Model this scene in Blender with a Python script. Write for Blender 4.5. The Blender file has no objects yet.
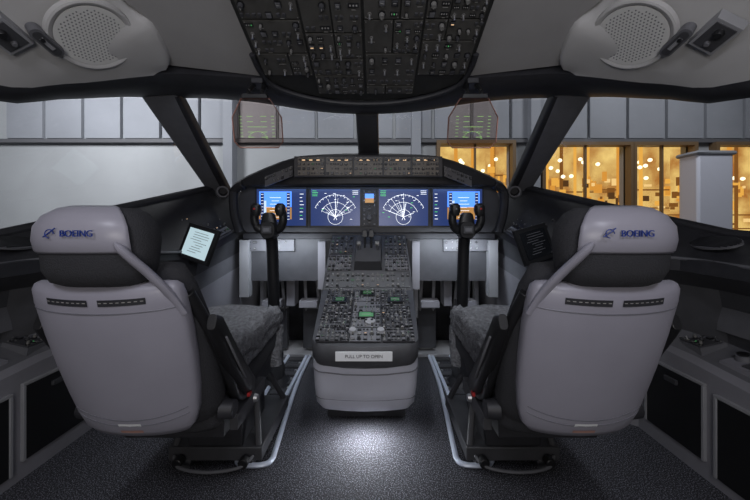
import bpy, bmesh, math, random
from mathutils import Vector, Matrix
V = Vector
scene = bpy.context.scene
scene.view_settings.view_transform = 'Standard'
scene.view_settings.look = 'None'
X, Y, Z = V((1,0,0)), V((0,1,0)), V((0,0,1))

# ------------------------------------------------------------------ materials
MATS = {}
def mat(name, col, rough=0.5, metal=0.0, emit=None, es=0.0, noise=0.0, nscale=40, bump=0.0, bscale=200, spec=0.5):
    if name in MATS: return MATS[name]
    m = bpy.data.materials.new(name); m.use_nodes = True
    nt = m.node_tree; b = nt.nodes['Principled BSDF']
    b.inputs['Base Color'].default_value = (*col, 1)
    b.inputs['Roughness'].default_value = rough
    b.inputs['Metallic'].default_value = metal
    b.inputs['Specular IOR Level'].default_value = spec
    if emit:
        b.inputs['Emission Color'].default_value = (*emit, 1)
        b.inputs['Emission Strength'].default_value = es
    tc = nt.nodes.new('ShaderNodeTexCoord')
    if noise > 0:
        n = nt.nodes.new('ShaderNodeTexNoise'); n.inputs['Scale'].default_value = nscale
        n.inputs['Detail'].default_value = 4
        r = nt.nodes.new('ShaderNodeValToRGB')
        r.color_ramp.elements[0].position = .3; r.color_ramp.elements[1].position = .7
        r.color_ramp.elements[0].color = (*[c*(1-noise) for c in col], 1)
        r.color_ramp.elements[1].color = (*[min(1, c*(1+noise)) for c in col], 1)
        nt.links.new(tc.outputs['Object'], n.inputs['Vector'])
        nt.links.new(n.outputs['Fac'], r.inputs['Fac'])
        nt.links.new(r.outputs['Color'], b.inputs['Base Color'])
    if bump > 0:
        n2 = nt.nodes.new('ShaderNodeTexNoise'); n2.inputs['Scale'].default_value = bscale
        bp = nt.nodes.new('ShaderNodeBump'); bp.inputs['Strength'].default_value = bump
        bp.inputs['Distance'].default_value = 0.01
        nt.links.new(tc.outputs['Object'], n2.inputs['Vector'])
        nt.links.new(n2.outputs['Fac'], bp.inputs['Height'])
        nt.links.new(bp.outputs['Normal'], b.inputs['Normal'])
    MATS[name] = m
    return m

shell = mat('shell_grey', (.30,.29,.335), .36, noise=.04, nscale=8)
shell_edge = mat('shell_edge', (.14,.14,.16), .45)
basegrey = mat('base_grey', (.46,.46,.51), .4, noise=.04, nscale=8)
black = mat('black_plastic', (.012,.012,.013), .4)
dark = mat('dark_plastic', (.026,.026,.030), .5, noise=.15, nscale=30)
dgrey = mat('dark_grey', (.055,.055,.060), .5, noise=.1, nscale=20)
mgrey = mat('mid_grey', (.13,.13,.14), .5, noise=.08, nscale=20)
lgrey = mat('light_grey', (.29,.29,.30), .5, noise=.05, nscale=12)
liner = mat('liner_grey', (.48,.47,.46), .7, noise=.04, nscale=6, spec=.3)
ceilm = mat('ceiling_grey', (.36,.35,.345), .8, noise=.04, nscale=6, spec=.2)
cabin = mat('cabinet_grey', (.24,.235,.255), .5, noise=.05, nscale=10)
ovh = mat('overhead_panel_grey', (.028,.028,.027), .6, noise=.12, nscale=20, spec=.3)
ovh2 = mat('overhead_module_grey', (.080,.077,.071), .6, noise=.15, nscale=15, spec=.3)
mcpm = mat('mode_panel_grey', (.20,.18,.155), .5, noise=.1, nscale=20)
fabric = mat('dark_fabric', (.028,.028,.032), .9, bump=.4, bscale=300)
fur = mat('sheepskin_grey', (.18,.18,.19), .95, noise=.35, nscale=60, bump=1.0, bscale=120)
metal = mat('brushed_metal', (.55,.55,.56), .35, .8)
trackm = mat('track_steel', (.60,.65,.76), .35, .2)
white = mat('label_white', (.75,.75,.75), .5)
tick = mat('marking_white', (.36,.35,.33), .5)
blue = mat('logo_blue', (.012,.035,.22), .5)
knobm = mat('knob_grey', (.19,.185,.175), .45)
amber = mat('amber_light', (.3,.15,.02), .4, emit=(1,.66,.38), es=.8)
green = mat('green_symbols', (.02,.3,.05), .4, emit=(.15,1,.25), es=.9)
greend = mat('green_dim', (.02,.1,.03), .4, emit=(.2,.9,.3), es=.3)
hudgreen = mat('projected_symbols', (.05,.1,.03), .4, emit=(.40,.8,.2), es=.6)
whitee = mat('white_symbols', (.5,.5,.5), .4, emit=(.9,.95,1), es=1.5)
scr = mat('screen_navy', (.005,.008,.02), .25, emit=(.022,.042,.15), es=1.0)
scr_off = mat('screen_off', (.01,.011,.013), .15)
scr_sky = mat('screen_sky_blue', (.01,.03,.1), .25, emit=(.09,.28,1.0), es=1.5)
scr_lit = mat('screen_pale_blue', (.1,.1,.1), .25, emit=(.5,.65,1.0), es=1.3)
scr_brn = mat('screen_brown', (.05,.03,.01), .25, emit=(.4,.2,.06), es=1.2)
scr_wht = mat('screen_pale', (.1,.12,.12), .25, emit=(.5,.66,.72), es=.9)
red = mat('red_plastic', (.35,.02,.02), .4)
grille = mat('speaker_grille', (.68,.67,.64), .6)

# carpet
carpet = bpy.data.materials.new('speckled_carpet'); carpet.use_nodes = True
nt = carpet.node_tree; b = nt.nodes['Principled BSDF']; b.inputs['Roughness'].default_value = .9
tc = nt.nodes.new('ShaderNodeTexCoord'); n = nt.nodes.new('ShaderNodeTexNoise')
n.inputs['Scale'].default_value = 230; n.inputs['Detail'].default_value = 2
r = nt.nodes.new('ShaderNodeValToRGB')
r.color_ramp.elements[0].position = .52; r.color_ramp.elements[0].color = (.016,.016,.020,1)
r.color_ramp.elements[1].position = .68; r.color_ramp.elements[1].color = (.26,.26,.30,1)
bp = nt.nodes.new('ShaderNodeBump'); bp.inputs['Strength'].default_value = .3; bp.inputs['Distance'].default_value = .002
nt.links.new(tc.outputs['Object'], n.inputs['Vector']); nt.links.new(n.outputs['Fac'], r.inputs['Fac'])
nt.links.new(r.outputs['Color'], b.inputs['Base Color']); nt.links.new(n.outputs['Fac'], bp.inputs['Height'])
nt.links.new(bp.outputs['Normal'], b.inputs['Normal'])

def glassmat(name, tint, refl):
    m = bpy.data.materials.new(name); m.use_nodes = True; nt = m.node_tree; nt.nodes.clear()
    o = nt.nodes.new('ShaderNodeOutputMaterial'); t = nt.nodes.new('ShaderNodeBsdfTransparent')
    g = nt.nodes.new('ShaderNodeBsdfGlossy'); mx = nt.nodes.new('ShaderNodeMixShader')
    t.inputs['Color'].default_value = (*tint, 1); g.inputs['Roughness'].default_value = .02
    mx.inputs[0].default_value = refl
    nt.links.new(t.outputs[0], mx.inputs[1]); nt.links.new(g.outputs[0], mx.inputs[2])
    nt.links.new(mx.outputs[0], o.inputs[0]); return m
glass = glassmat('window_glass', (.90,.91,.92), .045)
hudglass = glassmat('combiner_glass', (.93,.86,.82), .06)

def emis(name,col,es,noise=False):
    m = bpy.data.materials.new(name); m.use_nodes = True; nt = m.node_tree; nt.nodes.clear()
    o = nt.nodes.new('ShaderNodeOutputMaterial'); e = nt.nodes.new('ShaderNodeEmission')
    e.inputs['Strength'].default_value=es; e.inputs['Color'].default_value=(*col,1)
    if noise:
        tc = nt.nodes.new('ShaderNodeTexCoord'); n = nt.nodes.new('ShaderNodeTexNoise'); n.inputs['Scale'].default_value = 1.3
        n.inputs['Detail'].default_value=6
        r = nt.nodes.new('ShaderNodeValToRGB'); r.color_ramp.elements[0].position=.36; r.color_ramp.elements[1].position=.66
        r.color_ramp.elements[0].color=(col[0]*.45,col[1]*.33,col[2]*.3,1); r.color_ramp.elements[1].color=(1,.70,.22,1)
        nt.links.new(tc.outputs['Object'], n.inputs['Vector']); nt.links.new(n.outputs['Fac'], r.inputs['Fac']); nt.links.new(r.outputs['Color'], e.inputs['Color'])
    nt.links.new(e.outputs[0], o.inputs[0]); return m
hall_hi = emis('hall_glow', (.95,.48,.10), 1.05, True)
hall_b = [emis('hall_amber',(.80,.34,.05),1.0), emis('hall_brown',(.26,.10,.02),.9), emis('hall_cream',(1,.66,.25),1.05), emis('hall_dark',(.10,.045,.015),1.0), emis('hall_gold',(.95,.47,.08),1.0)]
hall_lamp = emis('hall_lamp',(1,.88,.55),2.2)
hangar_hi = mat('hangar_panel', (.25,.26,.29), .7, noise=.1, nscale=.8)
hangar_lo = mat('hangar_wall_paint', (.34,.35,.365), .7, noise=.12, nscale=.5)
hangar_fr = mat('hangar_frame', (.10,.10,.11), .6)

# ------------------------------------------------------------------ mesh builder
class MB:
    def __init__(s): s.v=[]; s.f=[]; s.m=[]; s.mats=[]
    def mi(s, m):
        if m not in s.mats: s.mats.append(m)
        return s.mats.index(m)
    def add(s, vs, fs, m):
        o=len(s.v); k=s.mi(m)
        s.v += [tuple(p) for p in vs]
        for f in fs: s.f.append([i+o for i in f]); s.m.append(k)
    def box(s, c, sz, m, u=X, v=Y, n=Z, taper=1.0):
        c=V(c); u=V(u).normalized(); v=V(v).normalized(); n=V(n).normalized()
        a,b,h = sz[0]/2, sz[1]/2, sz[2]/2
        vs=[]
        for k in (-1,1):
            t = taper if k==1 else 1
            for (i,j) in ((-1,-1),(1,-1),(1,1),(-1,1)):
                vs.append(c+u*a*i*t+v*b*j*t+n*h*k)
        s.add(vs, [(3,2,1,0),(4,5,6,7),(0,1,5,4),(1,2,6,5),(2,3,7,6),(3,0,4,7)], m)
    def b2(s, lo, hi, m):
        lo=V(lo); hi=V(hi); d=hi-lo
        s.box((lo+hi)/2, (abs(d.x),abs(d.y),abs(d.z)), m)
    def cyl(s, c, n, r0, h, m, r1=None, seg=12):
        c=V(c); n=V(n).normalized(); r1=r0 if r1 is None else r1
        u=n.orthogonal().normalized(); w=n.cross(u)
        vs=[]
        for (r,k) in ((r0,0),(r1,h)):
            for i in range(seg):
                a=2*math.pi*i/seg; vs.append(c+n*k+(u*math.cos(a)+w*math.sin(a))*r)
        fs=[(i,(i+1)%seg,seg+(i+1)%seg,seg+i) for i in range(seg)]
        fs += [tuple(range(seg))[::-1], tuple(range(seg,2*seg))]
        s.add(vs, fs, m)
    def loft(s, rings, m, caps=True, closed=True):
        k=len(rings[0]); vs=[p for r in rings for p in r]; fs=[]
        for j in range(len(rings)-1):
            for i in range(k if closed else k-1):
                a=j*k+i; b=j*k+(i+1)%k; fs.append((a,b,b+k,a+k))
        if caps and closed:
            fs += [tuple(range(k))[::-1], tuple(range((len(rings)-1)*k, len(rings)*k))]
        s.add(vs, fs, m)
    def tube(s, pts, r, m, seg=10, flat=1.0, ref=None):
        pts=[V(p) for p in pts]; rings=[]
        rr = r if isinstance(r,(list,tuple)) else [r]*len(pts)
        for i,p in enumerate(pts):
            d=(pts[min(i+1,len(pts)-1)]-pts[max(i-1,0)]).normalized()
            ref_=V(ref) if ref else (Z if abs(d.z)<.9 else Y)
            u=d.cross(ref_).normalized(); w=u.cross(d).normalized()
            rings.append([p+(u*math.cos(2*math.pi*a/seg)+w*math.sin(2*math.pi*a/seg)*flat)*rr[i] for a in range(seg)])
        s.loft(rings, m)
    def ring_prism(s, outline, off, m):
        o=[V(p) for p in outline]; s.loft([o,[p+V(off) for p in o]], m)
    def build(s, name, parent=None, loc=(0,0,0), shift=(0,0,0), bevel=0, mods=None, angle=35):
        me=bpy.data.meshes.new(name)
        sh=V(shift)
        me.from_pydata([tuple(V(p)+sh) for p in s.v], [], s.f)
        for m in s.mats: me.materials.append(m)
        for p,k in zip(me.polygons, s.m): p.material_index=k
        bm=bmesh.new(); bm.from_mesh(me); bmesh.ops.recalc_face_normals(bm, faces=bm.faces); bm.to_mesh(me); bm.free()
        me.shade_smooth(); me.set_sharp_from_angle(angle=math.radians(angle))
        ob=bpy.data.objects.new(name, me); scene.collection.objects.link(ob)
        ob.location=loc
        if parent: ob.parent=parent
        if bevel:
            bv=ob.modifiers.new('bevel','BEVEL'); bv.width=bevel; bv.segments=2; bv.limit_method='ANGLE'; bv.angle_limit=math.radians(40)
        return ob
def empty(name, loc=(0,0,0)):
    o=bpy.data.objects.new(name, None); o.empty_display_size=.05; o.location=loc
    scene.collection.objects.link(o); return o
def sering(c,u,v,a,b,n=3.5,seg=32,bend=0):
    c=V(c);u=V(u).normalized();v=V(v).normalized(); out=[]
    for i in range(seg):
        t=2*math.pi*i/seg; co,si=math.cos(t),math.sin(t)
        x=math.copysign(abs(co)**(2/n),co)*a; y=math.copysign(abs(si)**(2/n),si)*b
        out.append(c+u*x+v*(y+bend*x*x))
    return out
def smooth_path(pts, n=6):
    pts=[V(p) for p in pts]; out=[]
    P=[pts[0]]+pts+[pts[-1]]
    for i in range(1,len(P)-2):
        for k in range(n):
            t=k/n; a,b,c,d=P[i-1],P[i],P[i+1],P[i+2]
            out.append(.5*((2*b)+(c-a)*t+(2*a-5*b+4*c-d)*t*t+(3*b-a-3*c+d)*t**3))
    out.append(pts[-1]); return out
def text(name, body, loc, size, m, parent=None, rot=(math.pi/2,0,0), ext=.0004):
    c=bpy.data.curves.new(name,'FONT'); c.body=body; c.size=size; c.extrude=ext; c.align_x='CENTER'; c.align_y='CENTER'
    c.materials.append(m); o=bpy.data.objects.new(name,c); scene.collection.objects.link(o)
    o.location=loc; o.rotation_euler=rot
    if parent: o.parent=parent
    return o

# detailed control modules on a plane: o corner, u, v in-plane, n outwards
def module(mb, o, u, v, n, w, h, seed, base=ovh2, density=1.0, pitch=.034, lit=.06, sc=1.0):
    rnd=random.Random(seed); o=V(o);u=V(u).normalized();v=V(v).normalized();n=V(n).normalized()
    mb.box(o+u*w/2+v*h/2+n*.003, (w-.005,h-.005,.006), base, u,v,n, .985)
    for (a,b_) in ((.008,.008),(w-.008,.008),(.008,h-.008),(w-.008,h-.008)):
        mb.cyl(o+u*a+v*b_+n*.006, n, .003, .0012, knobm, seg=6)
    nx=max(1,int(w/pitch)); ny=max(1,int(h/pitch)); cw=w/nx; ch=h/ny
    for i in range(nx):
        for j in range(ny):
            if rnd.random()>density*.86: continue
            c=o+u*(cw*(i+.5))+v*(ch*(j+.5))+n*.006
            q=rnd.random()
            if q<.26:
                r=rnd.choice([.006,.008,.0105])*sc; mb.cyl(c,n,r,.004,black,seg=12)
                mb.cyl(c+n*.004,n,r*.72,.012*sc,knobm if rnd.random()<.45 else dgrey,r*.6,12)
                mb.box(c+n*(.004+.0125*sc)+v*r*.3,(.0015*sc,r*.6,.001),tick,u,v,n)
            elif q<.5:
                mb.box(c+n*.003,(.017*sc,.017*sc,.006),black,u,v,n); mb.box(c+n*.0065,(.0145*sc,.0145*sc,.003),mgrey if rnd.random()<.45 else dgrey,u,v,n,.9)
                if rnd.random()<lit: mb.box(c+n*.0085,(.009*sc,.0025*sc,.0012),amber,u,v,n)
                elif rnd.random()<.6: mb.box(c+n*.0085,(.008*sc,.0016*sc,.001),tick,u,v,n)
            elif q<.68:
                mb.cyl(c,n,.0055*sc,.003,knobm,seg=10); mb.cyl(c,(n*1+v*.35),.0018*sc,.016*sc,metal,.003*sc,8)
            elif q<.82:
                mb.box(c+n*.001,(cw*.7,ch*.36,.003),black,u,v,n)
                for k in range(3): mb.box(c+n*.003+u*(k-1)*cw*.2,(cw*.1,ch*.13,.001),tick if rnd.random()>lit*2 else greend,u,v,n)
            else:
                for k in (-1,1): mb.box(c+n*.003+u*k*.008*sc,(.010*sc,.010*sc,.005),dgrey,u,v,n,.85)
            if rnd.random()<.7: mb.box(c+v*ch*.40+n*.0005,(cw*rnd.uniform(.2,.5),.0016,.0008),tick,u,v,n)

# ------------------------------------------------------------------ camera
cam=bpy.data.cameras.new('camera'); co=bpy.data.objects.new('camera',cam); scene.collection.objects.link(co)
cam.sensor_width=36; cam.lens=340/750*36; cam.clip_start=.02; cam.shift_y=-28/750; cam.shift_x=-.0013
co.location=(.048,0,1.0); co.rotation_euler=(math.pi/2,0,0); scene.camera=co

# ------------------------------------------------------------------ floor & shell
mb=MB(); mb.b2((-1.75,-1.25,-.05),(1.75,3.0,0),carpet); mb.build('floor')
mb=MB(); mb.b2((-1.75,-1.3,0),(1.75,-1.22,2.05),mgrey); mb.build('wall_back')
mb=MB(); mb.b2((-1.15,2.97,0),(1.15,3.0,1.25),dark); mb.build('wall_front')

HT=[(1.50,-1.2,1.50),(1.42,.5,1.49),(1.25,1.1,1.457),(1.12,1.28,1.52),(.97,1.40,1.593),(.854,1.466,1.640),(.64,1.50,1.645),(.45,1.53,1.640),(.34,1.61,1.615),(.25,1.65,1.603),(.12,1.685,1.592),(0,1.69,1.59)]
HB=[(1.56,-1.2,1.43),(1.48,.5,1.43),(1.30,1.14,1.416),(1.22,1.36,1.49),(1.10,1.55,1.57),(1.0,1.68,1.612),(.8,1.70,1.618),(.6,1.72,1.610),(.45,1.74,1.595),(.3,1.77,1.58),(.15,1.79,1.572),(0,1.80,1.57)]
def mir(p,s): return V((p[0]*s,p[1],p[2]))
def cz(y): return 1.655+.35*(1.53-max(y,.6))

mb=MB()
IE=[(.85,-1.25),(.85,.6),(.851,1.157),(.79,1.268),(.808,1.404),(.854,1.466)]
ins=[None,(.64,1.50),(.45,1.53),(.34,1.61),(.25,1.65),(.12,1.685),(0,1.69)]
for s in (-1,1):
    rings=[]
    for f in ins:
        if f is None: pts=[V((s*x,y,cz(y))) for x,y in IE]
        else:
            ys=[-1.25,.6,1.1,1.25,1.4,f[1]]; pts=[V((s*f[0],y,cz(y))) for y in ys]
        rings.append(pts)
    for thick in (0,.05):
        mb.loft([[p+Z*thick for p in r_] for r_ in rings], ceilm, closed=False)
mb.build('ceiling')

# moulded side ceiling panels with speaker
for s in (-1,1):
    P=empty('ceiling_side_panel')
    mb=MB()
    I=[(.85,-1.2,1.95),(.85,.6,1.93),(.851,1.157,1.755),(.79,1.268,1.716),(.808,1.404,1.668),(.84,1.45,1.648)]
    O=[(1.50,-1.2,1.50),(1.42,.5,1.49),(1.25,1.10,1.457),(1.12,1.28,1.52),(.97,1.40,1.593),(.90,1.45,1.625)]
    I=[tuple(p) for p in smooth_path(I,4)]; O=[tuple(p) for p in smooth_path(O,4)]
    rings=[]
    for i_,o_ in zip(I,O):
        i_=mir(i_,s); o_=mir(o_,s); r_=[i_+Z*.045, i_+Z*.012, i_+V((s*.006,0,.002))]
        for k in range(1,9):
            t=k/8; p=i_.lerp(o_,t); r_.append(p+Z*.006*math.sin(math.pi*t))
        rings.append(r_)
    mb.loft(rings, liner, closed=False)
    mb.build('panel_skin',P,angle=50)
    n_=V((-s*.604,-.215,-.769)).normalized(); t_=V((s,0,0)); t_=(t_-n_*t_.dot(n_)).normalized(); w_=n_.cross(t_)
    if w_.z<0: w_=-w_
    mb=MB(); c=V((s*.953,1.202,1.661))+n_*.012
    seg=48; prof=[(.134,-.012),(.130,.002),(.124,.005),(.118,.003),(.112,.0),(.110,-.003)]
    rings=[[c+n_*h+(t_*math.cos(2*math.pi*i/seg)+w_*math.sin(2*math.pi*i/seg))*r for i in range(seg)] for r,h in prof]
    mb.loft(rings, liner, caps=False)
    mb.cyl(c-n_*.012, n_, .112, .013, grille, .110, 48)
    for i in range(-10,11):
        for j in range(-10,11):
            a,b_=i*.0115+(j%2)*.00575,j*.0105
            if a*a+b_*b_<.098**2: mb.cyl(c+t_*a+w_*b_+n_*.001, n_, .0026, .0006, mgrey, seg=6)
    mb.build('speaker',P)
    mb=MB(); c=V((s*1.045,1.12,1.606))+n_*.022
    pts=[c-n_*.03+t_*(.019*math.cos(a))+w_*(.019*math.sin(a)+(.036 if math.sin(a)>0 else -.036)) for a in [2*math.pi*i/24 for i in range(24)]]
    mb.ring_prism(pts, n_*.036, mgrey)
    pts=[c+n_*.006+t_*(.013*math.cos(a))+w_*(.013*math.sin(a)+(.034 if math.sin(a)>0 else -.034)) for a in [2*math.pi*i/24 for i in range(24)]]
    mb.ring_prism(pts, n_*.003, dgrey)
    mb.box(c+n_*.011,(.012,.05,.008),lgrey,t_,w_,n_,.8); mb.cyl(c+n_*.012+w_*.02,n_,.006,.006,black)
    mb.build('reading_light_switch',P)
    mb=MB(); c=V((s*1.106,1.055,1.587))+n_*.012
    mb.box(c-n_*.008,(.085,.11,.034),lgrey,t_,w_,n_,.92); mb.box(c+n_*.009,(.062,.082,.006),dgrey,t_,w_,n_)
    mb.cyl(c+n_*.01+w_*.016,n_,.015,.016,black,.011); mb.cyl(c+n_*.01-w_*.022,n_,.009,.012,mgrey,.007)
    mb.build('gasper_outlet',P,bevel=.001)

# dark header over the windows
mb=MB()
for s in (-1,1):
    rings=[]
    for a,b_ in zip(smooth_path(HT,3),smooth_path(HB,3)):
        a=mir(a,s); b_=mir(b_,s); d=b_-a
        out=V((-s*.25,-.5,-.3)).normalized()*d.length*.12
        rings.append([a+Z*.05+d*.1, a, a.lerp(b_,.25)+out, a.lerp(b_,.5)+out*1.3, a.lerp(b_,.75)+out, b_, b_+V((s*.03,.05,.03))])
    mb.loft(rings, dark, closed=False)
mb.build('trim_header')

# walls aft of the side windows
SL=[(1.60,-1.2,.90),(1.60,.6,.90),(1.53,1.15,.93),(1.5,1.4,.95),(1.368,1.7,1.04),(1.28,1.9,1.10),(1.05,2.42,1.26)]
for s,nm in ((-1,'wall_left'),(1,'wall_right')):
    mb=MB()
    a=[V((s*1.62,-1.2,.85)),V((s*1.62,.45,.85))]; b_=[V((s*1.54,-1.2,1.46)),V((s*1.47,.45,1.46))]
    o_=V((s*.05,0,0))
    mb.loft([[a[0],b_[0],b_[0]+o_,a[0]+o_],[a[1],b_[1],b_[1]+o_,a[1]+o_]], mgrey)
    mb.b2((s*1.66,-1.2,0),(s*1.70,3.0,.9),mgrey)
    mb.build(nm)

# glazing
k=1
for s in (-1,1):
    for top,bot in ((((1.48,.45,1.43),(1.31,1.14,1.42),(1.23,1.37,1.49),(1.11,1.56,1.57),(1.02,1.70,1.615)),
                     ((1.60,.45,.9),(1.53,1.15,.93),(1.42,1.6,1.01),(1.25,1.97,1.12),(1.06,2.42,1.26))),
                    (((1.0,1.70,1.615),(.6,1.74,1.612),(.3,1.79,1.58),(.02,1.82,1.57)),
                     ((1.05,2.42,1.27),(.7,2.70,1.28),(.35,2.86,1.285),(.02,2.92,1.29)))):
        mb=MB(); mb.loft([[mir(t,s),mir(b_,s)] for t,b_ in zip(top,bot)], glass, closed=False); mb.build('window_%d'%k); k+=1

def beam(mb, p0,p1,w0,w1,th,m,wdir,n=6):
    p0=V(p0);p1=V(p1);d=(p1-p0).normalized(); w=V(wdir); w=(w-d*w.dot(d)).normalized(); q=d.cross(w)
    rings=[]
    for i in range(n+1):
        t=i/n; rings.append(sering(p0.lerp(p1,t),w,q,(w0+(w1-w0)*t)/2,th/2,4,20))
    mb.loft(rings,m)
for s,nm in ((-1,'trim_1'),(1,'trim_2')):
    mb=MB(); beam(mb,(s*.995,1.64,1.63),(s*1.07,2.42,1.22),.17,.12,.07,mgrey,(1,.35*-s,0))
    beam(mb,(s*.93,1.66,1.63),(s*1.01,2.42,1.22),.05,.05,.06,dark,(1,0,0))
    mb.build(nm)
mb=MB(); beam(mb,(0,1.79,1.585),(0,2.88,1.27),.12,.16,.06,dgrey,(1,0,0)); mb.build('trim_3')
for s,nm in ((-1,'trim_4'),(1,'trim_5')):
    mb=MB(); mb.tube([mir(p,s)+Z*.0 for p in SL],.022,dark); mb.build(nm)

# ------------------------------------------------------------------ overhead panel
def oz(y): return 1.632+.35*(1.53-y)
P=empty('overhead_panel',(0,1.2,1.75)); sh=(0,-1.2,-1.75)
mb=MB()
half=[(.455,.65),(.455,1.0),(.455,1.40),(.445,1.48),(.42,1.54),(.32,1.60),(.16,1.645),(0,1.655)]
outl=[V((x,y,oz(y))) for x,y in half]+[V((-x,y,oz(y))) for x,y in half[:-1][::-1]]
mb.ring_prism(outl,(0,0,.02),ovh)
mb.build('panel_body',P,shift=sh,bevel=.006)
mb=MB()
vo=V((0,1,-.35)).normalized(); no=V((0,-.35,-1)).normalized()
segs=[(-.44,-.225),(-.222,-.003),(.003,.222),(.225,.44)]
rnd=random.Random(4)
for ci,(a,b_) in enumerate(segs):
    y=.68
    while y<1.62:
        lim=1.50 if ci in (0,3) else 1.60
        h=rnd.choice([.09,.12,.15,.18]); h=min(h,(lim-y)*1.06)
        if h<.05: break
        split=rnd.random()
        if split<.45:
            w2=(b_-a)*rnd.choice([.4,.5,.6])
            module(mb,(a,y,oz(y)),X,vo,no,w2,h,int(y*1000)+ci*77,ovh2,pitch=rnd.choice([.036,.044]),lit=.05,sc=1.3)
            module(mb,(a+w2,y,oz(y)),X,vo,no,b_-a-w2,h,int(y*1000)+ci*77+7,ovh2,pitch=rnd.choice([.03,.04]),lit=.05,sc=1.15)
        else:
            module(mb,(a,y,oz(y)),X,vo,no,b_-a,h,int(y*1000)+ci*77,ovh2,pitch=rnd.choice([.036,.042,.05]),lit=.05,sc=1.3)
        y+=h/1.06+.003
mb.build('switch_modules',P,shift=sh)
mb=MB(); e_=[(.455,1.38),(.452,1.46),(.425,1.545),(.32,1.61),(.16,1.655),(0,1.667)]
pp=[V((-x,y,oz(y)-.004)) for x,y in e_]+[V((x,y,oz(y)-.004)) for x,y in e_[:-1][::-1]]
mb.tube(smooth_path(pp),.012,dark)
mb.build('edge_rail',P,shift=sh)

# ------------------------------------------------------------------ glareshield
P=empty('glareshield',(0,2.15,1.3))
mb=MB()
prof=[(-.90,1.262),(-.80,1.31),(-.68,1.355),(-.56,1.395),(-.44,1.425),(-.30,1.432),(-.15,1.436),(0,1.437),(.15,1.436),(.30,1.432),(.44,1.425),(.56,1.395),(.68,1.355),(.80,1.31),(.90,1.262)]
def gp(dy,dz): return [V((x,2.15+dy+.12*(abs(x)/.9)**2,z+dz)) for x,z in prof]
back=[V((x*1.0,2.80-.5*(abs(x)/.9)**2,1.24)) for x,z in prof]
low=[V((x*.985,2.16+.12*(abs(x)/.9)**2, 1.232)) for x,z in prof]
under=[V((x*.97,2.295,1.242)) for x,z in prof]
rings=[under,low,[p+V((0,-.012,.012)) for p in low],gp(.0,-.035),gp(-.008,-.015),gp(.01,0),gp(.08,.0),[a.lerp(b_,.5)+Z*.03 for a,b_ in zip(gp(.08,0),back)],back]
mb.loft(rings,dark,closed=False)
mb.build('hood',P,shift=(0,-2.15,-1.3))
mb=MB()
mb.box((0,2.135,1.345),(.92,.05,.125),dgrey)
for i,(a,b_) in enumerate([(-.44,-.27),(-.265,-.095),(-.09,.09),(.095,.265),(.27,.44)]):
    module(mb,(a,2.11,1.287),X,Z,-Y,b_-a,.115,900+i,mcpm,1.1,.027,.12)
    mb.box(((a+b_)/2,2.105,1.383),((b_-a)*.8,.004,.016),black)
    for k_ in range(3): mb.box(((a+b_)/2+(k_-1)*.045,2.102,1.383),(.02,.002,.007),amber)
for s in (-1,1):
    u_=V((s*1,.13,-.36)).normalized()
    module(mb,V((s*.47,2.128,1.285)),u_,Z,-Y,.20,.07,50+s,mgrey,1.0,.028)
mb.build('mode_control_panel',P,shift=(0,-2.15,-1.3))

# ------------------------------------------------------------------ instrument panel
P=empty('instrument_panel',(0,2.3,1.1))
sh=(0,-2.3,-1.1)
mb=MB()
o_=[(-.86,.96),(-.83,.925),(.83,.925),(.86,.96),(.89,1.15),(.86,1.24),(-.86,1.24),(-.89,1.15)]
mb.ring_prism([V((x,2.312,z)) for x,z in o_],(0,.05,0),dgrey)
mb.tube(smooth_path([(-.83,2.25,1.25),(-.90,2.27,1.2),(-.90,2.28,1.05),(-.87,2.29,.93)]),.03,dark)
mb.tube(smooth_path([(.83,2.25,1.25),(.90,2.27,1.2),(.90,2.28,1.05),(.87,2.29,.93)]),.03,dark)
mb.b2((-.85,2.29,.885),(.85,2.33,.925),dark)
mb.build('panel_plate',P,shift=sh,bevel=.004)
disp=[(-.757,-.425),(-.392,-.06),(.068,.40),(.434,.765)]
def seg2(mb,p,q,w,m,y):
    p=V((p[0],y,p[1])); q=V((q[0],y,q[1])); d=q-p
    if d.length<1e-5: return
    mb.box((p+q)/2,(d.length,w,.0012),m,d,V((0,1,0)).cross(d),Y)
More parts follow.
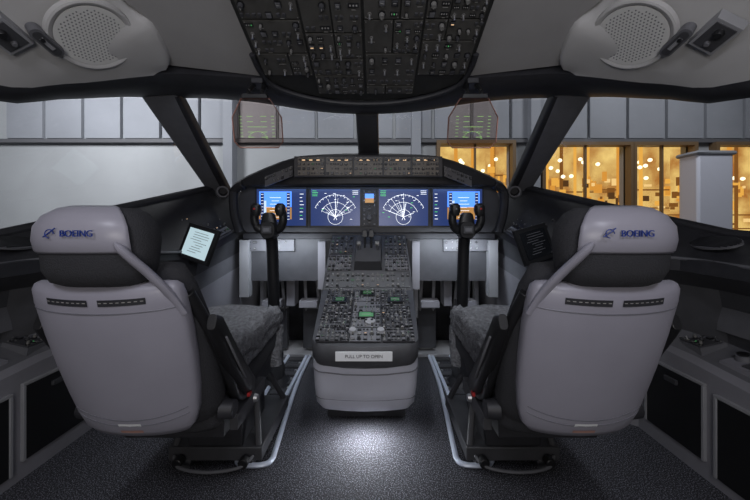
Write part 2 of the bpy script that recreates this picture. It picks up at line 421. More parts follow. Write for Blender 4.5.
for di,(a,b_) in enumerate(disp):
    mb=MB(); z0,z1=.975,1.222; cx=(a+b_)/2; cz_=(z0+z1)/2; w=b_-a; h=z1-z0
    mb.box((cx,2.306,cz_),(w+.022,.018,h+.022),black)
    mb.box((cx,2.297,cz_),(w,.004,h),scr)
    y=2.2935
    r_=random.Random(di)
    if di in (0,3):
        sx=-1 if di==0 else 1
        c0=cx-sx*-.04
        wL=w*.66
        mb.box((c0,2.295,cz_+.055),(wL,.001,.105),scr_sky); mb.box((c0,2.295,cz_-.04),(wL,.001,.08),scr_brn)
        mb.box((c0-wL*.36,2.2948,cz_-.02),(wL*.16,.001,.13),scr_lit)
        for k_ in range(-3,4): seg2(mb,(c0-.025-(k_%2)*.012,cz_+k_*.022),(c0+.025+(k_%2)*.012,cz_+k_*.022),.0022,whitee,y)
        seg2(mb,(c0-.07,cz_),(c0-.03,cz_),.005,amber,y); seg2(mb,(c0+.03,cz_),(c0+.07,cz_),.005,amber,y)
        for q in (-1,1):
            mb.box((c0+q*.088,2.2945,cz_+.005),(.022,.001,.19),scr)
            for k_ in range(9): seg2(mb,(c0+q*.088-.008,cz_-.08+k_*.021),(c0+q*.088+.008,cz_-.08+k_*.021),.0022,whitee,y-.0005)
        for k_ in range(8): seg2(mb,(cx-sx*.14-.015,cz_+.09-k_*.024),(cx-sx*.14+.012*r_.random(),cz_+.09-k_*.024),.003,r_.choice([green,whitee,whitee]),y)
    else:
        bx,bz=cx,cz_-.065
        for R,a0,a1,m_ in ((.15,25,155,whitee),(.10,20,160,whitee),(.05,0,360,whitee)):
            pts=[(bx+R*math.cos(math.radians(t)),bz+R*math.sin(math.radians(t))) for t in range(a0,a1+1,5)]
            for p,q in zip(pts,pts[1:]): seg2(mb,p,q,.0018,m_,y)
        for t in range(25,156,10):
            c_,s_=math.cos(math.radians(t)),math.sin(math.radians(t)); seg2(mb,(bx+.14*c_,bz+.14*s_),(bx+.15*c_,bz+.15*s_),.002,whitee,y)
        for k_ in range(12):
            t=math.radians(r_.uniform(15,165)); R=r_.uniform(.07,.15); seg2(mb,(bx,bz),(bx+R*math.cos(t),bz+R*math.sin(t)),.0015,whitee,y)
        for k_ in range(14):
            px_,pz_=cx+r_.uniform(-.15,.12),cz_+r_.uniform(-.1,.1); seg2(mb,(px_,pz_),(px_+.014,pz_),.0025,r_.choice([green,whitee,whitee]),y)
        for k_ in range(4): seg2(mb,(a+.01,z1-.012-k_*.011),(a+.03+.02*r_.random(),z1-.012-k_*.011),.0025,green,y)
        for k_ in range(3): seg2(mb,(b_-.05,z1-.012-k_*.011),(b_-.012,z1-.012-k_*.011),.0025,whitee,y)
        seg2(mb,(bx,bz),(bx,bz+.16),.0015,whitee,y)
        seg2(mb,(bx-.01,bz-.02),(bx,bz+.004),.003,whitee,y); seg2(mb,(bx+.01,bz-.02),(bx,bz+.004),.003,whitee,y)
    mb.build('display_%d'%(di+1),P,shift=sh)
mb=MB()
module(mb,(-.048,2.305,.97),X,Z,-Y,.104,.25,11,dgrey,1,.03)
mb.box((.004,2.292,1.16),(.072,.01,.075),black); mb.box((.004,2.286,1.175),(.06,.002,.03),scr_sky); mb.box((.004,2.286,1.145),(.06,.002,.03),scr_brn)
mb.cyl((.004,2.30,1.03),-Y,.02,.03,mgrey,.016,16)
mb.build('standby_instrument',P,shift=sh)
mb=MB()
for s in (-1,1):
    module(mb,(s*.83 if s<0 else .50,2.30,.80),X,Z,-Y,.33,.085,60+s,mgrey,.9,.04)
    mb.b2((s*.84,2.315,.60),(s*.26,2.36,.885),dgrey)
    mb.b2((s*.86,2.26,.50),(s*.80,2.33,.88),lgrey)
    mb.b2((s*.34,2.27,.55),(s*.29,2.33,.87),cabin)
mb.build('knee_panel',P,shift=sh,bevel=.003)

# ------------------------------------------------------------------ centre pedestal
P=empty('center_pedestal',(0,1.8,0)); sh=(0,-1.8,0)
def topz(y): return .457+(y-1.5)*(.153/.45)
mb=MB()
o2=[]
for sx in (1,-1):
    pts=[(.265,1.97),(.245,1.56)]+[(.245-.06*(1-math.cos(t)),1.555-.05*math.sin(t)) for t in [math.radians(q) for q in (20,40,60,80,90)]]+[(.10,1.492),(0,1.488)]
    if sx==-1: pts=pts[::-1][1:]
    o2 += [(x*sx,y) for x,y in pts]
mb.loft([[V((x*.95,y+.012,topz(y)-.10)) for x,y in o2],[V((x*.99,y,topz(y)-.075)) for x,y in o2],[V((x,y,topz(y)-.02)) for x,y in o2],[V((x*.985,y+.006,topz(y)-.004)) for x,y in o2],[V((x*.95,y+.015,topz(y))) for x,y in o2]],dgrey)
mb.build('console_slab',P,shift=sh)
mb=MB()
def basering(k,yo,z): return [V((x*k,y+yo,z+(0 if z<.3 else (y-1.5)*.3))) for x,y in o2]
mb.loft([basering(.74,.08,.135),basering(.86,.055,.14),basering(.93,.036,.17),basering(.965,.026,.24),basering(.985,.018,.34),basering(.98,.018,.36)],basegrey)
mb.build('base_housing',P,shift=sh)
mb=MB()
mb.b2((-.2,1.75,0),(.2,2.3,.40),dark)
mb.tube([V((x*.948,y+.034,.200)) for x,y in o2[1:-1]],.003,mgrey,6)
mb.tube([V((x*.987,y+.018,.325+(y-1.5)*.3)) for x,y in o2[1:-1]],.003,mgrey,6)
mb.build('plinth',P,shift=sh)
mb=MB()
sec=lambda hw,y,z:[V((-hw,y,z)),V((hw,y,z)),V((hw,y+.05,z-.45 if z-.45>.05 else .05)),V((-hw,y+.05,z-.45 if z-.45>.05 else .05))]
mb.loft([sec(.262,1.955,.605),sec(.258,2.03,.70),sec(.252,2.14,.80),sec(.248,2.28,.915)],dgrey)
mb.build('forward_body',P,shift=sh,bevel=.008)
mb=MB()
vs=V((0,.45,.153)).normalized(); ns=V((0,-.153,.45)).normalized()
o0=V((-.225,1.515,topz(1.515)+.001))
cw=[.15,.144,.15]
rows=[.10,.12,.10,.12]
yy=0
for ri,h in enumerate(rows):
    xx=0
    for ci,w in enumerate(cw):
        m_=dgrey if ci!=1 else mgrey
        module(mb,o0+X*xx+vs*yy,X,vs,ns,w,h,300+ri*5+ci,m_,1.15,.021 if ci!=1 else .026,.05)
        xx+=w+.003
    yy+=h+.003
for (x_,t_) in ((0,.19),(-.145,.33),(.15,.33),(0,.40)):
    c=V((x_,1.515,topz(1.515)))+vs*t_+ns*.012
    mb.box(c,(.085,.05,.014),black,X,vs,ns); mb.box(c+ns*.008,(.07,.036,.001),scr_off if t_!=.19 else mat('screen_green_dim',(.02,.05,.03),.3,emit=(.12,.35,.16),es=.5),X,vs,ns)
    for k_ in range(3): mb.box(c+ns*.009+vs*(k_-1)*.01,(.045,.0028,.001),greend if k_!=1 else tick,X,vs,ns)
for x_ in (-.06,.07):
    c=V((x_,1.515,topz(1.515)))+vs*.07+ns*.008; mb.cyl(c,ns,.02,.014,lgrey,.016,20)
mb.cyl(V((.02,1.515,topz(1.515)))+vs*.14+ns*.008,ns,.026,.01,lgrey,.024,24)
mb.build('radio_panels',P,shift=sh)
mb=MB()
p0=V((0,2.04,.70)); p1=V((0,2.27,.91)); vf=(p1-p0).normalized(); nf=X.cross(vf)
for s in (-1,1):
    o_=V((-.245 if s<0 else .10,2.035,.703))
    module(mb,o_,X,vf,nf,.145,.13,400+s,mgrey,1.3,.022,.05)
    module(mb,o_+vf*.135,X,vf,nf,.145,.155,410+s,dgrey,1.2,.026,.05)
vl=V((0,.075,.095)).normalized(); nl=X.cross(vl)
module(mb,(-.25,1.965,.616),X,vl,nl,.50,.10,77,dgrey,1.0,.028,.05)
mb.box(V((0,2.12,.80))+nf*.02,(.17,.24,.07),dgrey,X,vf,nf,.9)
mb.build('keypads',P,shift=sh)
mb=MB()
for x_ in (-.055,-.02,.02,.055):
    b0=V((x_,2.10,.80)); t0=b0+V((0,-.02,.13)) if abs(x_)<.03 else b0+V((0,-.05,.07))
    mb.box((b0+t0)/2,(.012,.022,.15 if abs(x_)<.03 else .10),black if abs(x_)<.03 else mgrey,X,Y,(t0-b0))
    if abs(x_)<.03: mb.box(t0,(.034,.05,.045),black,X,Y,Z,.8)
    else: mb.cyl(t0-X*.012,X,.014,.024,knobm)
for x_ in (-.07,.07): mb.cyl(V((x_,2.06,.745)),nf,.011,.025,red if x_<0 else mgrey)
for x_ in (-.03,.03): mb.box(V((x_,2.05,.745))+nf*.02,(.02,.02,.02),red if x_<0 else black,X,vf,nf)
mb.build('thrust_levers',P,shift=sh,bevel=.003)
mb=MB(); c=V((-.005,1.487,.412))
mb.box(c,(.25,.004,.042),white); mb.build('placard',P,shift=sh,bevel=.001)
text('placard_text','PULL UP TO OPEN',(-.005,1.4845-1.8,.412),.02,dark,P)

# ------------------------------------------------------------------ yokes
for s in (-1,1):
    P=empty('control_yoke',(s*.575,2.0,-.045)); mb=MB()
    mb.tube(smooth_path([(0,.12,.05),(0,.08,.5),(0,.05,.85),(0,.02,.97)]),[.035]*18+[.03],black,14)
    mb.loft([sering((0,y,1.0),X,Z,a,b_,3,24) for y,a,b_ in ((.06,.03,.035),(.03,.05,.055),(-.03,.05,.055),(-.05,.04,.045))],black)
    mb.tube(smooth_path([(-.070,-.03,1.125),(-.082,-.025,1.09),(-.080,-.02,1.04),(-.055,-.01,1.0),(0,0,.99),(.055,-.01,1.0),(.080,-.02,1.04),(.082,-.025,1.09),(.070,-.03,1.125)]),.024,black,14)
    for q in (-1,1):
        mb.loft([sering((q*.070,-.035,z),X,Y,a,b_,3,16) for z,a,b_ in ((1.08,.02,.02),(1.11,.030,.03),(1.14,.028,.028),(1.153,.014,.016))],black)
        mb.cyl((q*.070,-.06,1.12),-Y,.006,.008,red if q==s else mgrey)
    mb.box((0,-.058,1.0),(.055,.012,.04),dgrey); mb.box((0,-.066,1.0),(.035,.004,.02),mgrey)
    mb.loft([sering((0,-.02,z),X,Y,a,.025,3,16) for z,a in ((1.0,.05),(1.05,.045),(1.09,.035),(1.10,.02))],black)
    mb.cyl((0,.11,.045),Z,.09,.05,dark,.06,20)
    mb.loft([sering((0,.10,z+.03),X,Y,a,a,2,20) for z,a in ((.05,.055),(.12,.06),(.16,.045),(.2,.052),(.25,.04))],fabric)
    mb.build('yoke_body',P)

# rudder pedals
for s in (-1,1):
    P=empty('rudder_pedals',(s*.56,2.5,0)); mb=MB()
    for q in (-1,1):
        x0=q*.13
        mb.box((x0,-.03,.66),(.11,.02,.16),mgrey,X,Y,V((0,.25,1)))
        for k_ in range(4): mb.box((x0,-.046+k_*.009,.60+k_*.036),(.095,.008,.012),lgrey)
        mb.tube([(x0-.045,0,.6),(x0-.05,.08,.30),(x0-.05,.12,.02)],.012,lgrey)
        mb.tube([(x0+.045,0,.6),(x0+.05,.08,.30),(x0+.05,.12,.02)],.012,lgrey)
        mb.box((x0,.09,.2),(.14,.06,.3),dgrey); mb.box((x0,-.06,.42),(.13,.10,.05),cabin)
    mb.box((0,.16,.012),(.5,.3,.024),lgrey)
    mb.box((0,-.02,.50),(.06,.12,.2),cabin); mb.box((-.22*1,.0,.55),(.03,.06,.5),lgrey); mb.box((.22,.0,.55),(.03,.06,.5),lgrey)
    mb.build('pedal_assembly',P,bevel=.004)

# ------------------------------------------------------------------ side consoles
SEC=[(-1.2,[(1.33,0),(1.33,.40),(1.36,.42),(1.56,.46),(1.54,.70),(1.38,.78),(1.38,.83),(1.60,.90)]),
 (.6,[(1.33,0),(1.33,.40),(1.36,.42),(1.56,.46),(1.54,.70),(1.38,.78),(1.38,.83),(1.60,.90)]),
 (1.15,[(1.33,0),(1.33,.41),(1.36,.43),(1.53,.47),(1.49,.71),(1.35,.79),(1.35,.84),(1.53,.93)]),
 (1.4,[(1.33,0),(1.33,.43),(1.36,.45),(1.50,.50),(1.46,.72),(1.30,.80),(1.30,.85),(1.50,.95)]),
 (1.66,[(1.33,0),(1.33,.44),(1.32,.47),(1.30,.55),(1.24,.74),(1.10,.80),(1.10,.85),(1.386,1.03)]),
 (1.9,[(1.05,0),(1.0,.50),(.97,.60),(.96,.70),(.95,.76),(.93,.80),(.95,.85),(1.28,1.10)]),
 (2.42,[(.93,0),(.91,.5),(.90,.7),(.90,.8),(.89,.86),(.89,.92),(.91,.97),(1.05,1.26)]),
 (2.95,[(.93,0),(.91,.5),(.90,.7),(.90,.8),(.89,.86),(.89,.92),(.91,.97),(.95,1.2)])]
def interp(sec, n=4):
    out=[]
    for (y0,a),(y1,b_) in zip(sec,sec[1:]):
        for k in range(n):
            t=k/n; out.append((y0+(y1-y0)*t,[(p[0]+(q[0]-p[0])*t,p[1]+(q[1]-p[1])*t) for p,q in zip(a,b_)]))
    out.append(sec[-1]); return out
for s in (-1,1):
    P=empty('side_console',(s*1.4,1.2,0)); sh=(-s*1.4,-1.2,0)
    S2=interp(SEC)
    mb=MB()
    for m_,i0,i1 in ((cabin,0,2),(mgrey,2,3),(dgrey,3,5),(dark,5,7)):
        mb.loft([[V((s*p[0],y,p[1])) for p in a[i0:i1+1]] for y,a in S2],m_,closed=False)
    mb.build('console_body',P,shift=sh,angle=25)
    mb=MB()
    for (y0,y1,z0,z1) in ((1.33,1.60,.07,.36),(.96,1.27,.04,.34),(.58,.90,.04,.34)):
        mb.b2((s*1.322,y0,z0),(s*1.335,y1,z1),black)
        mb.b2((s*1.318,y0-.012,z1),(s*1.335,y1+.012,z1+.012),lgrey)
        mb.b2((s*1.318,y0-.012,z0),(s*1.335,y0,z1),lgrey); mb.b2((s*1.318,y1,z0),(s*1.335,y1+.012,z1),lgrey)
        mb.b2((s*1.312,(y0+y1)/2-.03,z1-.05),(s*1.325,(y0+y1)/2+.03,z1-.03),dgrey)
    mb.build('cabinet_doors',P,shift=sh,bevel=.002)
    mb=MB()
    tx=V((s*.2,0,.045)).normalized(); tn=V((-s*.045,0,.2)).normalized()
    c=V((s*1.45,1.22,.462))
    mb.box(c,(.14,.22,.03),cabin,tx,Y,tn,.93); mb.box(c+tn*.017,(.10,.07,.006),dgrey,tx,Y,tn)
    mb.cyl(c+tn*.015+Y*.07,tn,.028,.02,mgrey,.024,20); mb.cyl(c+tn*.03+Y*.07,tn,.018,.01,black,.018,20)
    mb.tube(smooth_path([c+V((0,-.09,.02)),c+V((-s*.02,-.08,.06)),c+V((-s*.02,.0,.07)),c+V((0,.03,.02))]),.008,mgrey)
    c=V((s*1.45,.92,.455)); mb.box(c,(.15,.26,.03),lgrey,tx,Y,tn,.93); mb.box(c+tn*.017,(.10,.18,.006),cabin,tx,Y,tn)
    c=V((s*1.43,1.48,.475)); mb.box(c,(.12,.2,.04),mgrey,tx,Y,tn,.9); module(mb,c+tn*.02-tx*.05-Y*.09,tx,Y,tn,.10,.18,31,dgrey,1,.03)
    for k_ in range(3): mb.box((s*1.49,.95+k_*.2,.60),(.04,.14,.10),mgrey,X,Y,Z,.85)
    lx=V((s*.2,0,.10)).normalized(); ln=V((-s*.10,0,.2)).normalized(); c=V((s*1.405,1.36,.912))
    pts=[c+Y*.10*math.cos(a)+lx*.05*math.sin(a) for a in [2*math.pi*i/32 for i in range(32)]]
    mb.ring_prism(pts,ln*.008,mgrey)
    for k_ in range(-4,5):
        L=.095*math.sqrt(max(0,1-(k_/5)**2)); mb.box(c+lx*k_*.0095+ln*.011,(.003,2*L,.006),dark,lx,Y,ln)
    mb.tube(smooth_path([(s*1.47,1.05,.90),(s*1.44,1.07,.955),(s*1.44,1.17,.96),(s*1.47,1.2,.91)]),.01,mgrey)
    mb.tube(smooth_path([V((s*p[1][6][0],p[0],p[1][6][1])) for p in SEC[1:7]]),.007,mgrey,8)
    a0=V((s*.945,1.98,.862)); uu=V((-s*.04,.5,.12)).normalized(); vv=V((s*.33,0,.25)).normalized(); nn=uu.cross(vv)
    nn = nn if nn.z>0 else -nn
    module(mb,a0+nn*.012,uu,vv,nn,.30,.12,500+s,lgrey,1.2,.04,sc=1.3)
    module(mb,a0+nn*.012+vv*.125,uu,vv,nn,.26,.10,510+s,dgrey,1.0,.04)
    cg=V((s*.99,2.30,1.20)); ng=V((-s*.5,-.8,.2)); mb.cyl(cg,ng,.045,.02,mgrey,.04,20); mb.cyl(cg+ng.normalized()*.02,ng,.03,.012,black,.022,20)
    mb.build('console_fittings',P,shift=sh)
    P=empty('flight_bag_tablet',(s*.885,1.79,.885)); mb=MB()
    tu=V((1,s*.45,s*.22)).normalized(); tv=V((s*.25,.35,.9)); tv=(tv-tu*tv.dot(tu)).normalized(); tn=tu.cross(tv)
    if tn.y>0: tn=-tn
    mb.box((0,0,0),(.23,.19,.016),black,tu,tv,tn,.98); mb.box(tn*.009,(.18,.145,.002),scr_wht if s<0 else scr_off,tu,tv,tn)
    r_=random.Random(5)
    for k_ in range(9):
        mb.box(tn*.0105+tv*(.055-k_*.013)+tu*r_.uniform(-.02,.02),(r_.uniform(.05,.12),.0025,.0008),mgrey,tu,tv,tn)
    mb.tube([(0,.005,-.03),(s*.03,.05,-.08),(s*.09,.09,-.10)],.016,dark)
    mb.build('tablet_body',P,bevel=.002)

# ------------------------------------------------------------------ pilot seats
def seat(s):
    P=empty('pilot_seat',(s*.605,1.2,0)); sh=(0,-1.2,0); q=-s
    top=V((0,.80,.848)); bot=V((0,.945,.416)); ax=(bot-top); L=ax.length; d=ax.normalized(); f=V((0,-d.z,d.y)).normalized()
    if f.y<0: f=-f
    prof=[(-.010,.155,.008),(.004,.170,.018),(.03,.178,.026),(.10,.182,.030),(.3,.183,.032),(.5,.180,.032),(.7,.173,.030),(.85,.164,.028),(.94,.152,.024),(.99,.133,.016),(1.0,.115,.006)]
    mb=MB(); mb.loft([sering(top+d*L*t,X,f,a,b_,4.2,56,.9) for t,a,b_ in prof],shell)
    mb.build('back_shell',P,shift=sh,angle=60)
    mb=MB()
    def onshell(x,t,off=.0):
        a,b_=prof[-1][1:]
        for (t0,a0,b0),(t1,a1,b1) in zip(prof,prof[1:]):
            if t0<=t<=t1:
                k=(t-t0)/(t1-t0); a=a0+(a1-a0)*k; b_=b0+(b1-b0)*k
        r_=max(0,1-abs(x/a)**4.2)**(1/4.2)
        return top+d*L*t+X*x+f*(-b_*r_+.9*x*x-off)
    for t,dz in ((.84,.05),(.885,.05)):
        mb.tube([onshell(x*.01,t-dz*(x/15)**2,.0) for x in range(-15,16)],.0014,shell_edge,6)
    mb.tube([onshell(x*.01,.125,.0) for x in range(-17,18)],.0016,shell_edge,6)
    for x0,x1 in ((-.115,-.012),(.012,.115)):
        vs=[]
        for k_ in range(7):
            x=x0+(x1-x0)*k_/6; vs.append([onshell(x,.045,.0015),onshell(x,.08,.0015)])
        mb.loft(vs,dark,closed=False)
        for k_ in range(8):
            x=x0+(x1-x0)*(k_+.5)/8; mb.loft([[onshell(x-.004,.058,.0025),onshell(x-.004,.062,.0025)],[onshell(x+.003,.058,.0025),onshell(x+.003,.062,.0025)]],tick,closed=False)
    mb.loft([[onshell(x,.865,.0012),onshell(x,.888,.0012)] for x in (-.03,0,.03)],white,closed=False)
    mb.loft([[onshell(x,.92,.0015),onshell(x,.942,.0015)] for x in (-.03,0,.03)],mat('label_rust',(.38,.22,.18),.5),closed=False)
    mb.build('shell_details',P,shift=sh)
    mb=MB(); c0=f*.065
    mb.loft([sering(top+d*L*t+c0,X,f,a,b_,3,40,.5) for t,a,b_ in ((-.06,.12,.02),(-.03,.160,.04),(.1,.18,.05),(.3,.195,.055),(.6,.20,.06),(.9,.2,.06),(1.0,.19,.05),(1.05,.16,.03))],fabric)
    mb.build('back_cushion',P,shift=sh,angle=60)
    mb=MB()
    mb.loft([sering((0,y,z),X,Y,a,b_,2.8,48,.8) for z,y,a,b_ in ((.850,.815,.09,.035),(.862,.805,.110,.05),(.89,.80,.122,.06),(.93,.80,.127,.062),(.96,.80,.129,.063),(.995,.797,.122,.062),(1.02,.80,.104,.052),(1.033,.81,.078,.034))],fabric)
    mb.build('headrest_cushion',P,shift=sh,angle=60)
    mb=MB(); rings=[]
    for z,y,a,b_ in ((.930,.795,.128,.060),(.936,.792,.131,.063),(.96,.788,.132,.066),(.99,.788,.127,.066),(1.015,.792,.110,.058),(1.032,.80,.085,.044),(1.038,.806,.062,.030)):
        rr=sering((0,y,z),X,Y,a,b_,2.8,64,.8); rr=rr[31:64]+rr[0:2]
        rings.append(rr[:27] if q>0 else rr[8:])
    mb.loft(rings,shell,closed=False)
    ob=mb.build('headrest_cover',P,shift=sh,angle=60)
    so=ob.modifiers.new('thick','SOLIDIFY'); so.thickness=.006
    mb=MB()
    for x in (-.05,.05): mb.tube([(x,.82,.90),(x,.83,.82)],.011,metal)
    mb.tube(smooth_path([(q*.085,.738,.955),(q*.108,.755,.92),(q*.132,.782,.88),(q*.155,.81,.835),(q*.172,.845,.775)]),[.006,.010,.014]+[.017]*24,shell,12,.6)
    mb.build('headrest_supports',P,shift=sh)
    text('logo_text','BOEING',(.008-s*.012,.7175-1.2,.975),.0195,blue,P,ext=.001)
    lx_=-.050-s*.012
    mb=MB(); pts=[(lx_+.009*math.cos(a),.7185,.975+.009*math.sin(a)) for a in [2*math.pi*i/20 for i in range(16)]]
    mb.tube(pts,.0011,blue,6); mb.tube([(lx_-.014,.7195,.968),(lx_,.718,.977),(lx_+.012,.7185,.987)],.0013,blue,6)
    mb.build('logo_ring',P,shift=sh)
    mb=MB()
    mb.loft([sering((0,1.0+y,z),X,Z,a,b_,3.5,32) for y,z,a,b_ in ((0,.42,.16,.04),(.02,.42,.19,.055),(.3,.43,.20,.06),(.55,.455,.195,.06),(.66,.47,.17,.04))],fabric)
    mb.build('seat_pan',P,shift=sh,angle=60)
    mb=MB(); r_=random.Random(9)
    def furloft(path):
        rings=[]
        P_=smooth_path([(0,p[0],p[1]) for p in path],8)
        A_=smooth_path([(p[2],p[3],0) for p in path],8)
        for p,a in zip(P_,A_):
            rr=sering(p,X,Z,a.x,a.y,3,64); c=V(p)
            rings.append([v+(v-c).normalized()*r_.uniform(-.006,.007) for v in rr])
        mb.loft(rings,fur)
    furloft([(1.04,.52,.10,.02),(1.06,.52,.19,.05),(1.25,.515,.2,.055),(1.5,.53,.205,.06),(1.60,.53,.2,.075),(1.66,.51,.17,.07),(1.68,.50,.1,.04)])
    for e in (-1,1):
        rings=[]
        for p,a,b_ in [((e*.175,y,z),a,b_) for y,z,a,b_ in [(1.08,.56,.01,.01)]+[(1.10+.04*i,.57+.012*math.sin(i),.036,.05) for i in range(13)]+[(1.62,.55,.03,.04),(1.64,.53,.01,.01)]]:
            rr=sering(p,X,Z,a,b_,2.2,32); c=V(p); rings.append([v+(v-c).normalized()*r_.uniform(-.006,.007) for v in rr])
        mb.loft(rings,fur)
        rings=[]
        for z in [x_*.03 for x_ in range(7)]:
            rr=sering((e*.10,1.64-z*.1,.50-z),X,Y,.10,.035,3,32); c=V((e*.10,1.64-z*.1,.5-z)); rings.append([v+(v-c).normalized()*r_.uniform(-.006,.007) for v in rr])
        mb.loft(rings,fur)
    mb.build('sheepskin_cushion',P,shift=sh,angle=75)
    mb=MB()
    for e in (-1,1):
        mb.tube(smooth_path([(e*.175,.865,.82),(e*.20,.93,.70),(e*.21,1.02,.54),(e*.205,1.10,.44),(e*.20,1.2,.40)]),.016,black,12)
        mb.loft([sering((e*.225,y,z),X,V((0,.35,.9)),a,b_,3,20) for y,z,a,b_ in ((.885,.74,.012,.02),(.91,.72,.020,.03),(1.0,.60,.024,.036),(1.1,.49,.024,.036),(1.15,.45,.020,.03),(1.165,.44,.01,.02))],black)
        mb.cyl((e*.19,1.02,.44),X*e,.03,.04,dark,.026,20)
        mb.box((e*.205,1.20,.37),(.025,.26,.05),dgrey)
        mb.cyl((e*.215,1.22,.37),X*e,.016,.015,metal,.012,14)
    mb.tube([(q*.248,.92,.69),(q*.254,.98,.60),(q*.250,1.05,.52)],.0035,mgrey,8)
    mb.box((q*.24,1.11,.44),(.010,.02,.012),red)
    mb.build('armrests',P,shift=sh,bevel=.003)
    mb=MB()
    mb.b2((-.16,1.10,.30),(.16,1.7,.385),dark); mb.b2((-.11,1.38,.09),(.11,1.66,.31),dark)
    mb.b2((-.19,1.38,.03),(.19,1.80,.085),dgrey); mb.b2((-.05,1.30,.22),(.05,1.38,.31),dgrey)
    for e in (-1,1):
        mb.tube([(e*.17,1.40,.08),(e*.13,1.48,.32)],.014,dgrey); mb.tube([(e*.17,1.78,.08),(e*.13,1.60,.32)],.014,dgrey)
        mb.b2((e*.10,1.38,0),(e*.15,1.85,.035),dgrey)
        mb.cyl((e*.13,1.36,.05),-Y,.02,.03,black,seg=14)
    mb.tube(smooth_path([(-.16,1.37,.06),(-.12,1.33,.04),(0,1.31,.035),(.12,1.33,.04),(.16,1.37,.06)]),.006,mgrey)
    mb.build('seat_base',P,shift=sh,bevel=.004)
for s in (-1,1): seat(s)

# seat tracks
for s in (-1,1):
    P=empty('seat_track',(s*.5,1.9,0)); sh=(-s*.5,-1.9,0); mb=MB()
    loop=smooth_path([(s*.44,2.75,.012),(s*.435,2.1,.012),(s*.39,1.5,.012),(s*.385,1.42,.012),(s*.41,1.385,.012),(s*.50,1.385,.012),(s*.53,1.42,.012),(s*.54,1.5,.012),(s*.59,1.95,.012),(s*.60,2.75,.012)],8)
    mb.tube(loop,.012,trackm,8,.8)
    mb.build('track_trim',P,shift=sh)
    mb=MB()
    for k_ in range(9):
        y=1.5+k_*.12; xa=.40+.055*min(1,(y-1.5)/.6); mb.box((s*(xa+.07),y,.008),(.10,.05,.012),dgrey)
        mb.cyl((s*(xa+.035),y+.06,.0),Z,.008,.01,metal,seg=8)
    mb.b2((s*.455,1.42,0),(s*.475,2.75,.016),trackm)
    mb.build('track_rail',P,shift=sh)

# ------------------------------------------------------------------ head-up displays
for s in (-1,1):
    P=empty('head_up_display',(s*.475,1.5,1.43)); mb=MB()
    ol=[(-.062,.108),(.062,.108),(.108,.03),(.108,-.075),(.085,-.10),(-.085,-.10),(-.108,-.075),(-.108,.03)]
    tv=V((0,-.25,1)).normalized(); nn=V((0,-1,-.25)).normalized()
    mb.ring_prism([X*x+tv*z for x,z in ol],nn*.004,hudglass)
    mb.build('combiner',P)
    mb=MB(); pts=[X*x+tv*z for x,z in ol]; pts.append(pts[0])
    mb.tube(pts,.0030,mat('combiner_edge',(.20,.10,.08),.4),6)
    for k_ in range(-2,3):
        for e in (-1,1): mb.box(X*e*.03+tv*(k_*.022-.01)+nn*.006,(.026,.0018,.0006),hudgreen,X,tv,nn)
    for k_ in range(7):
        for e in (-1,1): mb.box(X*e*.07+tv*(k_*.014-.05)+nn*.006,(.012,.0018,.0006),hudgreen,X,tv,nn)
    mb.box(tv*-.01+nn*.006,(.03,.002,.0006),hudgreen,X,tv,nn)
    for k_ in range(12):
        a=math.pi*k_/12; mb.box(X*.04*math.cos(a)+tv*(-.06+.03*math.sin(a))+nn*.006,(.008,.0018,.0006),hudgreen,X,tv,nn)
    mb.build('symbology',P)
    mb=MB()
    mb.box(tv*.118,(.115,.03,.02),black,X,tv.cross(X),tv,.9)
    mb.tube(smooth_path([tv*.12+X*-.03,tv*.15+X*-.03+Y*.02,V((-.02,.03,.19))]),.010,black); mb.tube(smooth_path([tv*.12+X*.03,tv*.15+X*.03+Y*.02,V((.02,.03,.19))]),.010,black)
    mb.box((.0,.03,.192),(.05,.08,.024),dark)
    mb.build('mount',P,bevel=.003)

# ------------------------------------------------------------------ hangar outside
mb=MB(); mb.b2((-11,10.4,-3),(11,10.6,9),hangar_lo)
xk=-9.0
wins=((1.6,3.35,1.2,2.9),(4.15,6.2,.75,2.86),(6.35,7.75,.75,2.86),(8.35,10.6,.1,2.86))
mb.b2((-11,8.4,2.9),(11,8.6,9),hangar_lo)
px=-11
for (x0,x1,z0,z1) in wins:
    mb.b2((px,8.4,-3),(x0,8.6,2.9),hangar_lo); mb.b2((x0,8.4,-3),(x1,8.6,z0),hangar_lo); px=x1
mb.b2((px,8.4,-3),(11,8.6,2.9),hangar_lo)
while xk<9.5:
    mb.b2((xk+.03,8.3,3.05),(xk+.90,8.42,5.2),hangar_hi); xk+=.95
mb.b2((-11,8.28,2.94),(11,8.42,3.03),hangar_fr); mb.b2((-11,8.25,4.2),(11,8.42,4.26),hangar_fr)
for xk in (-3.6,.9,3.75): mb.b2((xk,8.1,-3),(xk+.22,8.42,9),hangar_hi)
mb.build('wall_hangar_front')
for s,nm in ((-1,'wall_hangar_left'),(1,'wall_hangar_right')):
    mb=MB(); mb.b2((s*11,-6,-3),(s*11.2,10.6,9),hangar_lo)
    for k_ in range(15): mb.b2((s*10.9,-6+k_*.97,3.05),(s*11.0,-5.1+k_*.97,5.2),hangar_hi)
    mb.build(nm)
mb=MB(); mb.b2((-11,-6,-3.1),(11,8.6,-3),hangar_lo); mb.build('floor_hangar')
mb=MB(); mb.b2((-11,-6,9),(11,8.6,9.1),hangar_fr); mb.build('ceiling_hangar')
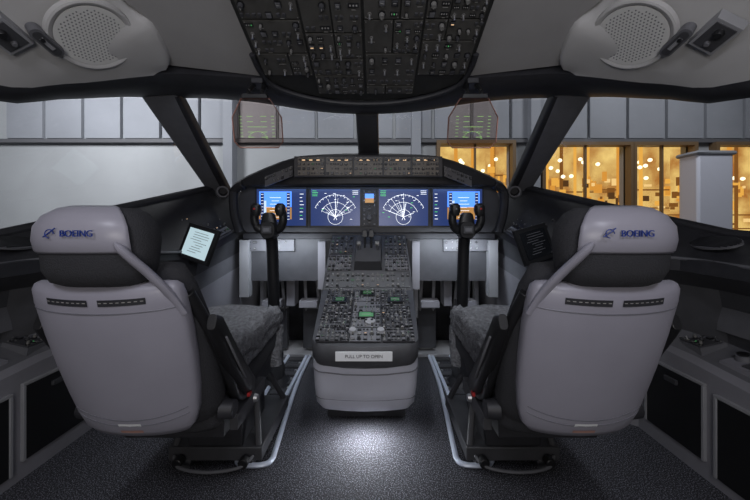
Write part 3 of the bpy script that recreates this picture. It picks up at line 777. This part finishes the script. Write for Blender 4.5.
for wi,(x0,x1,z0,z1) in enumerate(wins):
    P=empty('hangar_window',((x0+x1)/2,8.3,(z0+z1)/2)); sh=(-(x0+x1)/2,-8.3,-(z0+z1)/2)
    mb=MB(); mb.b2((x0-.9,9.95,z0-.8),(x1+.9,10.0,z1+.8),hall_hi)
    r_=random.Random(20+wi); W=x1-x0
    for k_ in range(int(34*W)):
        w_=r_.uniform(.03,.20); h_=r_.uniform(.04,.26); zz=z0+(z1-z0)*r_.random()**1.5*.7
        xx=x0-.5+(W+1)*r_.random(); yy=r_.uniform(9.0,9.9)
        mb.b2((xx,yy,zz),(xx+w_,yy+.05,zz+h_),r_.choice(hall_b+[hall_b[0],hall_b[4],hall_b[1]]))
    for k_ in range(int(2.5*W)):
        xx=x0+W*r_.random(); mb.b2((xx,9.3,z0-.5),(xx+r_.uniform(.03,.1),9.36,z1+.3),hall_b[r_.choice([1,4,0])])
    for k_ in range(3):
        zz=z0+.25+k_*.42+r_.uniform(-.05,.05); mb.b2((x0-.5,9.5,zz),(x1+.5,9.56,zz+.035),hall_b[1])
    for k_ in range(int(6*W)):
        c=V((x0+W*r_.random(),9.1+.5*r_.random(),z1-.1-.6*r_.random()))
        mb.loft([sering(c+Z*zz,X,Y,rr,rr,2,10) for zz,rr in ((-.05,.01),(-.03,.045),(.0,.055),(.03,.045),(.05,.01))],hall_lamp)
    mb.build('lit_hall',P,shift=sh)
    mb=MB()
    for a,b_ in (((x0-.08,z0),(x0,z1)),((x1,z0),(x1+.08,z1)),((x0-.08,z1),(x1+.08,z1+.08)),((x0-.08,z0-.1),(x1+.08,z0))):
        mb.b2((a[0],8.2,a[1]),(b_[0],8.45,b_[1]),mat('bronze_mullion',(.16,.10,.05),.5))
    mb.b2(((x0+x1)/2-.02,8.3,z0),((x0+x1)/2+.02,8.38,z1),mat('bronze_mullion',(.16,.10,.05),.5))
    mb.build('frame',P,shift=sh)
mb=MB(); mb.b2((7.25,7.6,-3),(8.05,8.1,2.55),mat('pillar_white',(.55,.56,.64),.6)); mb.b2((7.2,7.55,2.5),(8.1,8.15,2.6),hangar_hi); mb.build('hangar_pillar',bevel=.05)

# ------------------------------------------------------------------ lights
def area(name, loc, target, size, power, col=(1,1,1), sy=None):
    l=bpy.data.lights.new(name,'AREA'); l.energy=power; l.color=col; l.size=size
    if sy: l.shape='RECTANGLE'; l.size_y=sy
    o=bpy.data.objects.new(name,l); scene.collection.objects.link(o); o.location=loc
    o.rotation_euler=(V(target)-V(loc)).to_track_quat('-Z','Y').to_euler(); return o
def spot(name, loc, target, power, ang, col=(1,1,1)):
    l=bpy.data.lights.new(name,'SPOT'); l.energy=power; l.color=col; l.spot_size=math.radians(ang); l.spot_blend=.8; l.shadow_soft_size=.04
    o=bpy.data.objects.new(name,l); scene.collection.objects.link(o); o.location=loc
    o.rotation_euler=(V(target)-V(loc)).to_track_quat('-Z','Y').to_euler(); return o
area('dome_light',(-.55,-.35,1.85),(-.6,.85,.75),.25,5.4,(.86,.88,1.0))
area('dome_light',(.55,-.35,1.85),(.6,.85,.75),.25,5.4,(.86,.88,1.0))
area('ceiling_fill',(0,-1.1,1.0),(0,1.2,2.0),.9,12,(1,.97,.95),.5)  # unseen fill added behind the camera, aimed up to brighten the ceiling panels
area('pedestal_floor_light',(0,1.58,.13),(0,1.47,0),.16,3.4,(.90,.94,1),.05)
for s in (-1,1):
    area('footwell_light',(s*.56,2.14,.86),(s*.56,2.6,.35),.4,1.8,(.80,.88,1),.05)
    spot('map_light',(s*.66,1.25,1.70),(s*.50,1.75,.3),16,75,(.86,.92,1))
spot('pedestal_flood',(0,1.2,1.68),(0,1.80,.5),22,60,(.88,.93,1))
area('glareshield_flood',(0,2.19,1.228),(0,2.32,1.0),1.5,.5,(.35,.55,1),.015)
area('hangar_flood',(-6,4.5,5.0),(-6.5,8.4,1.2),1.5,400,(.95,.97,1))
area('hangar_flood',(0,4.0,5.0),(-1,8.4,2.0),1.5,150,(.95,.97,1))
area('hangar_flood',(6,4.5,6.0),(7,8.4,2.0),1.5,170,(.95,.97,1))
w=bpy.data.worlds.new('world'); scene.world=w; w.use_nodes=True
w.node_tree.nodes['Background'].inputs[0].default_value=(.02,.022,.028,1); w.node_tree.nodes['Background'].inputs[1].default_value=1.0
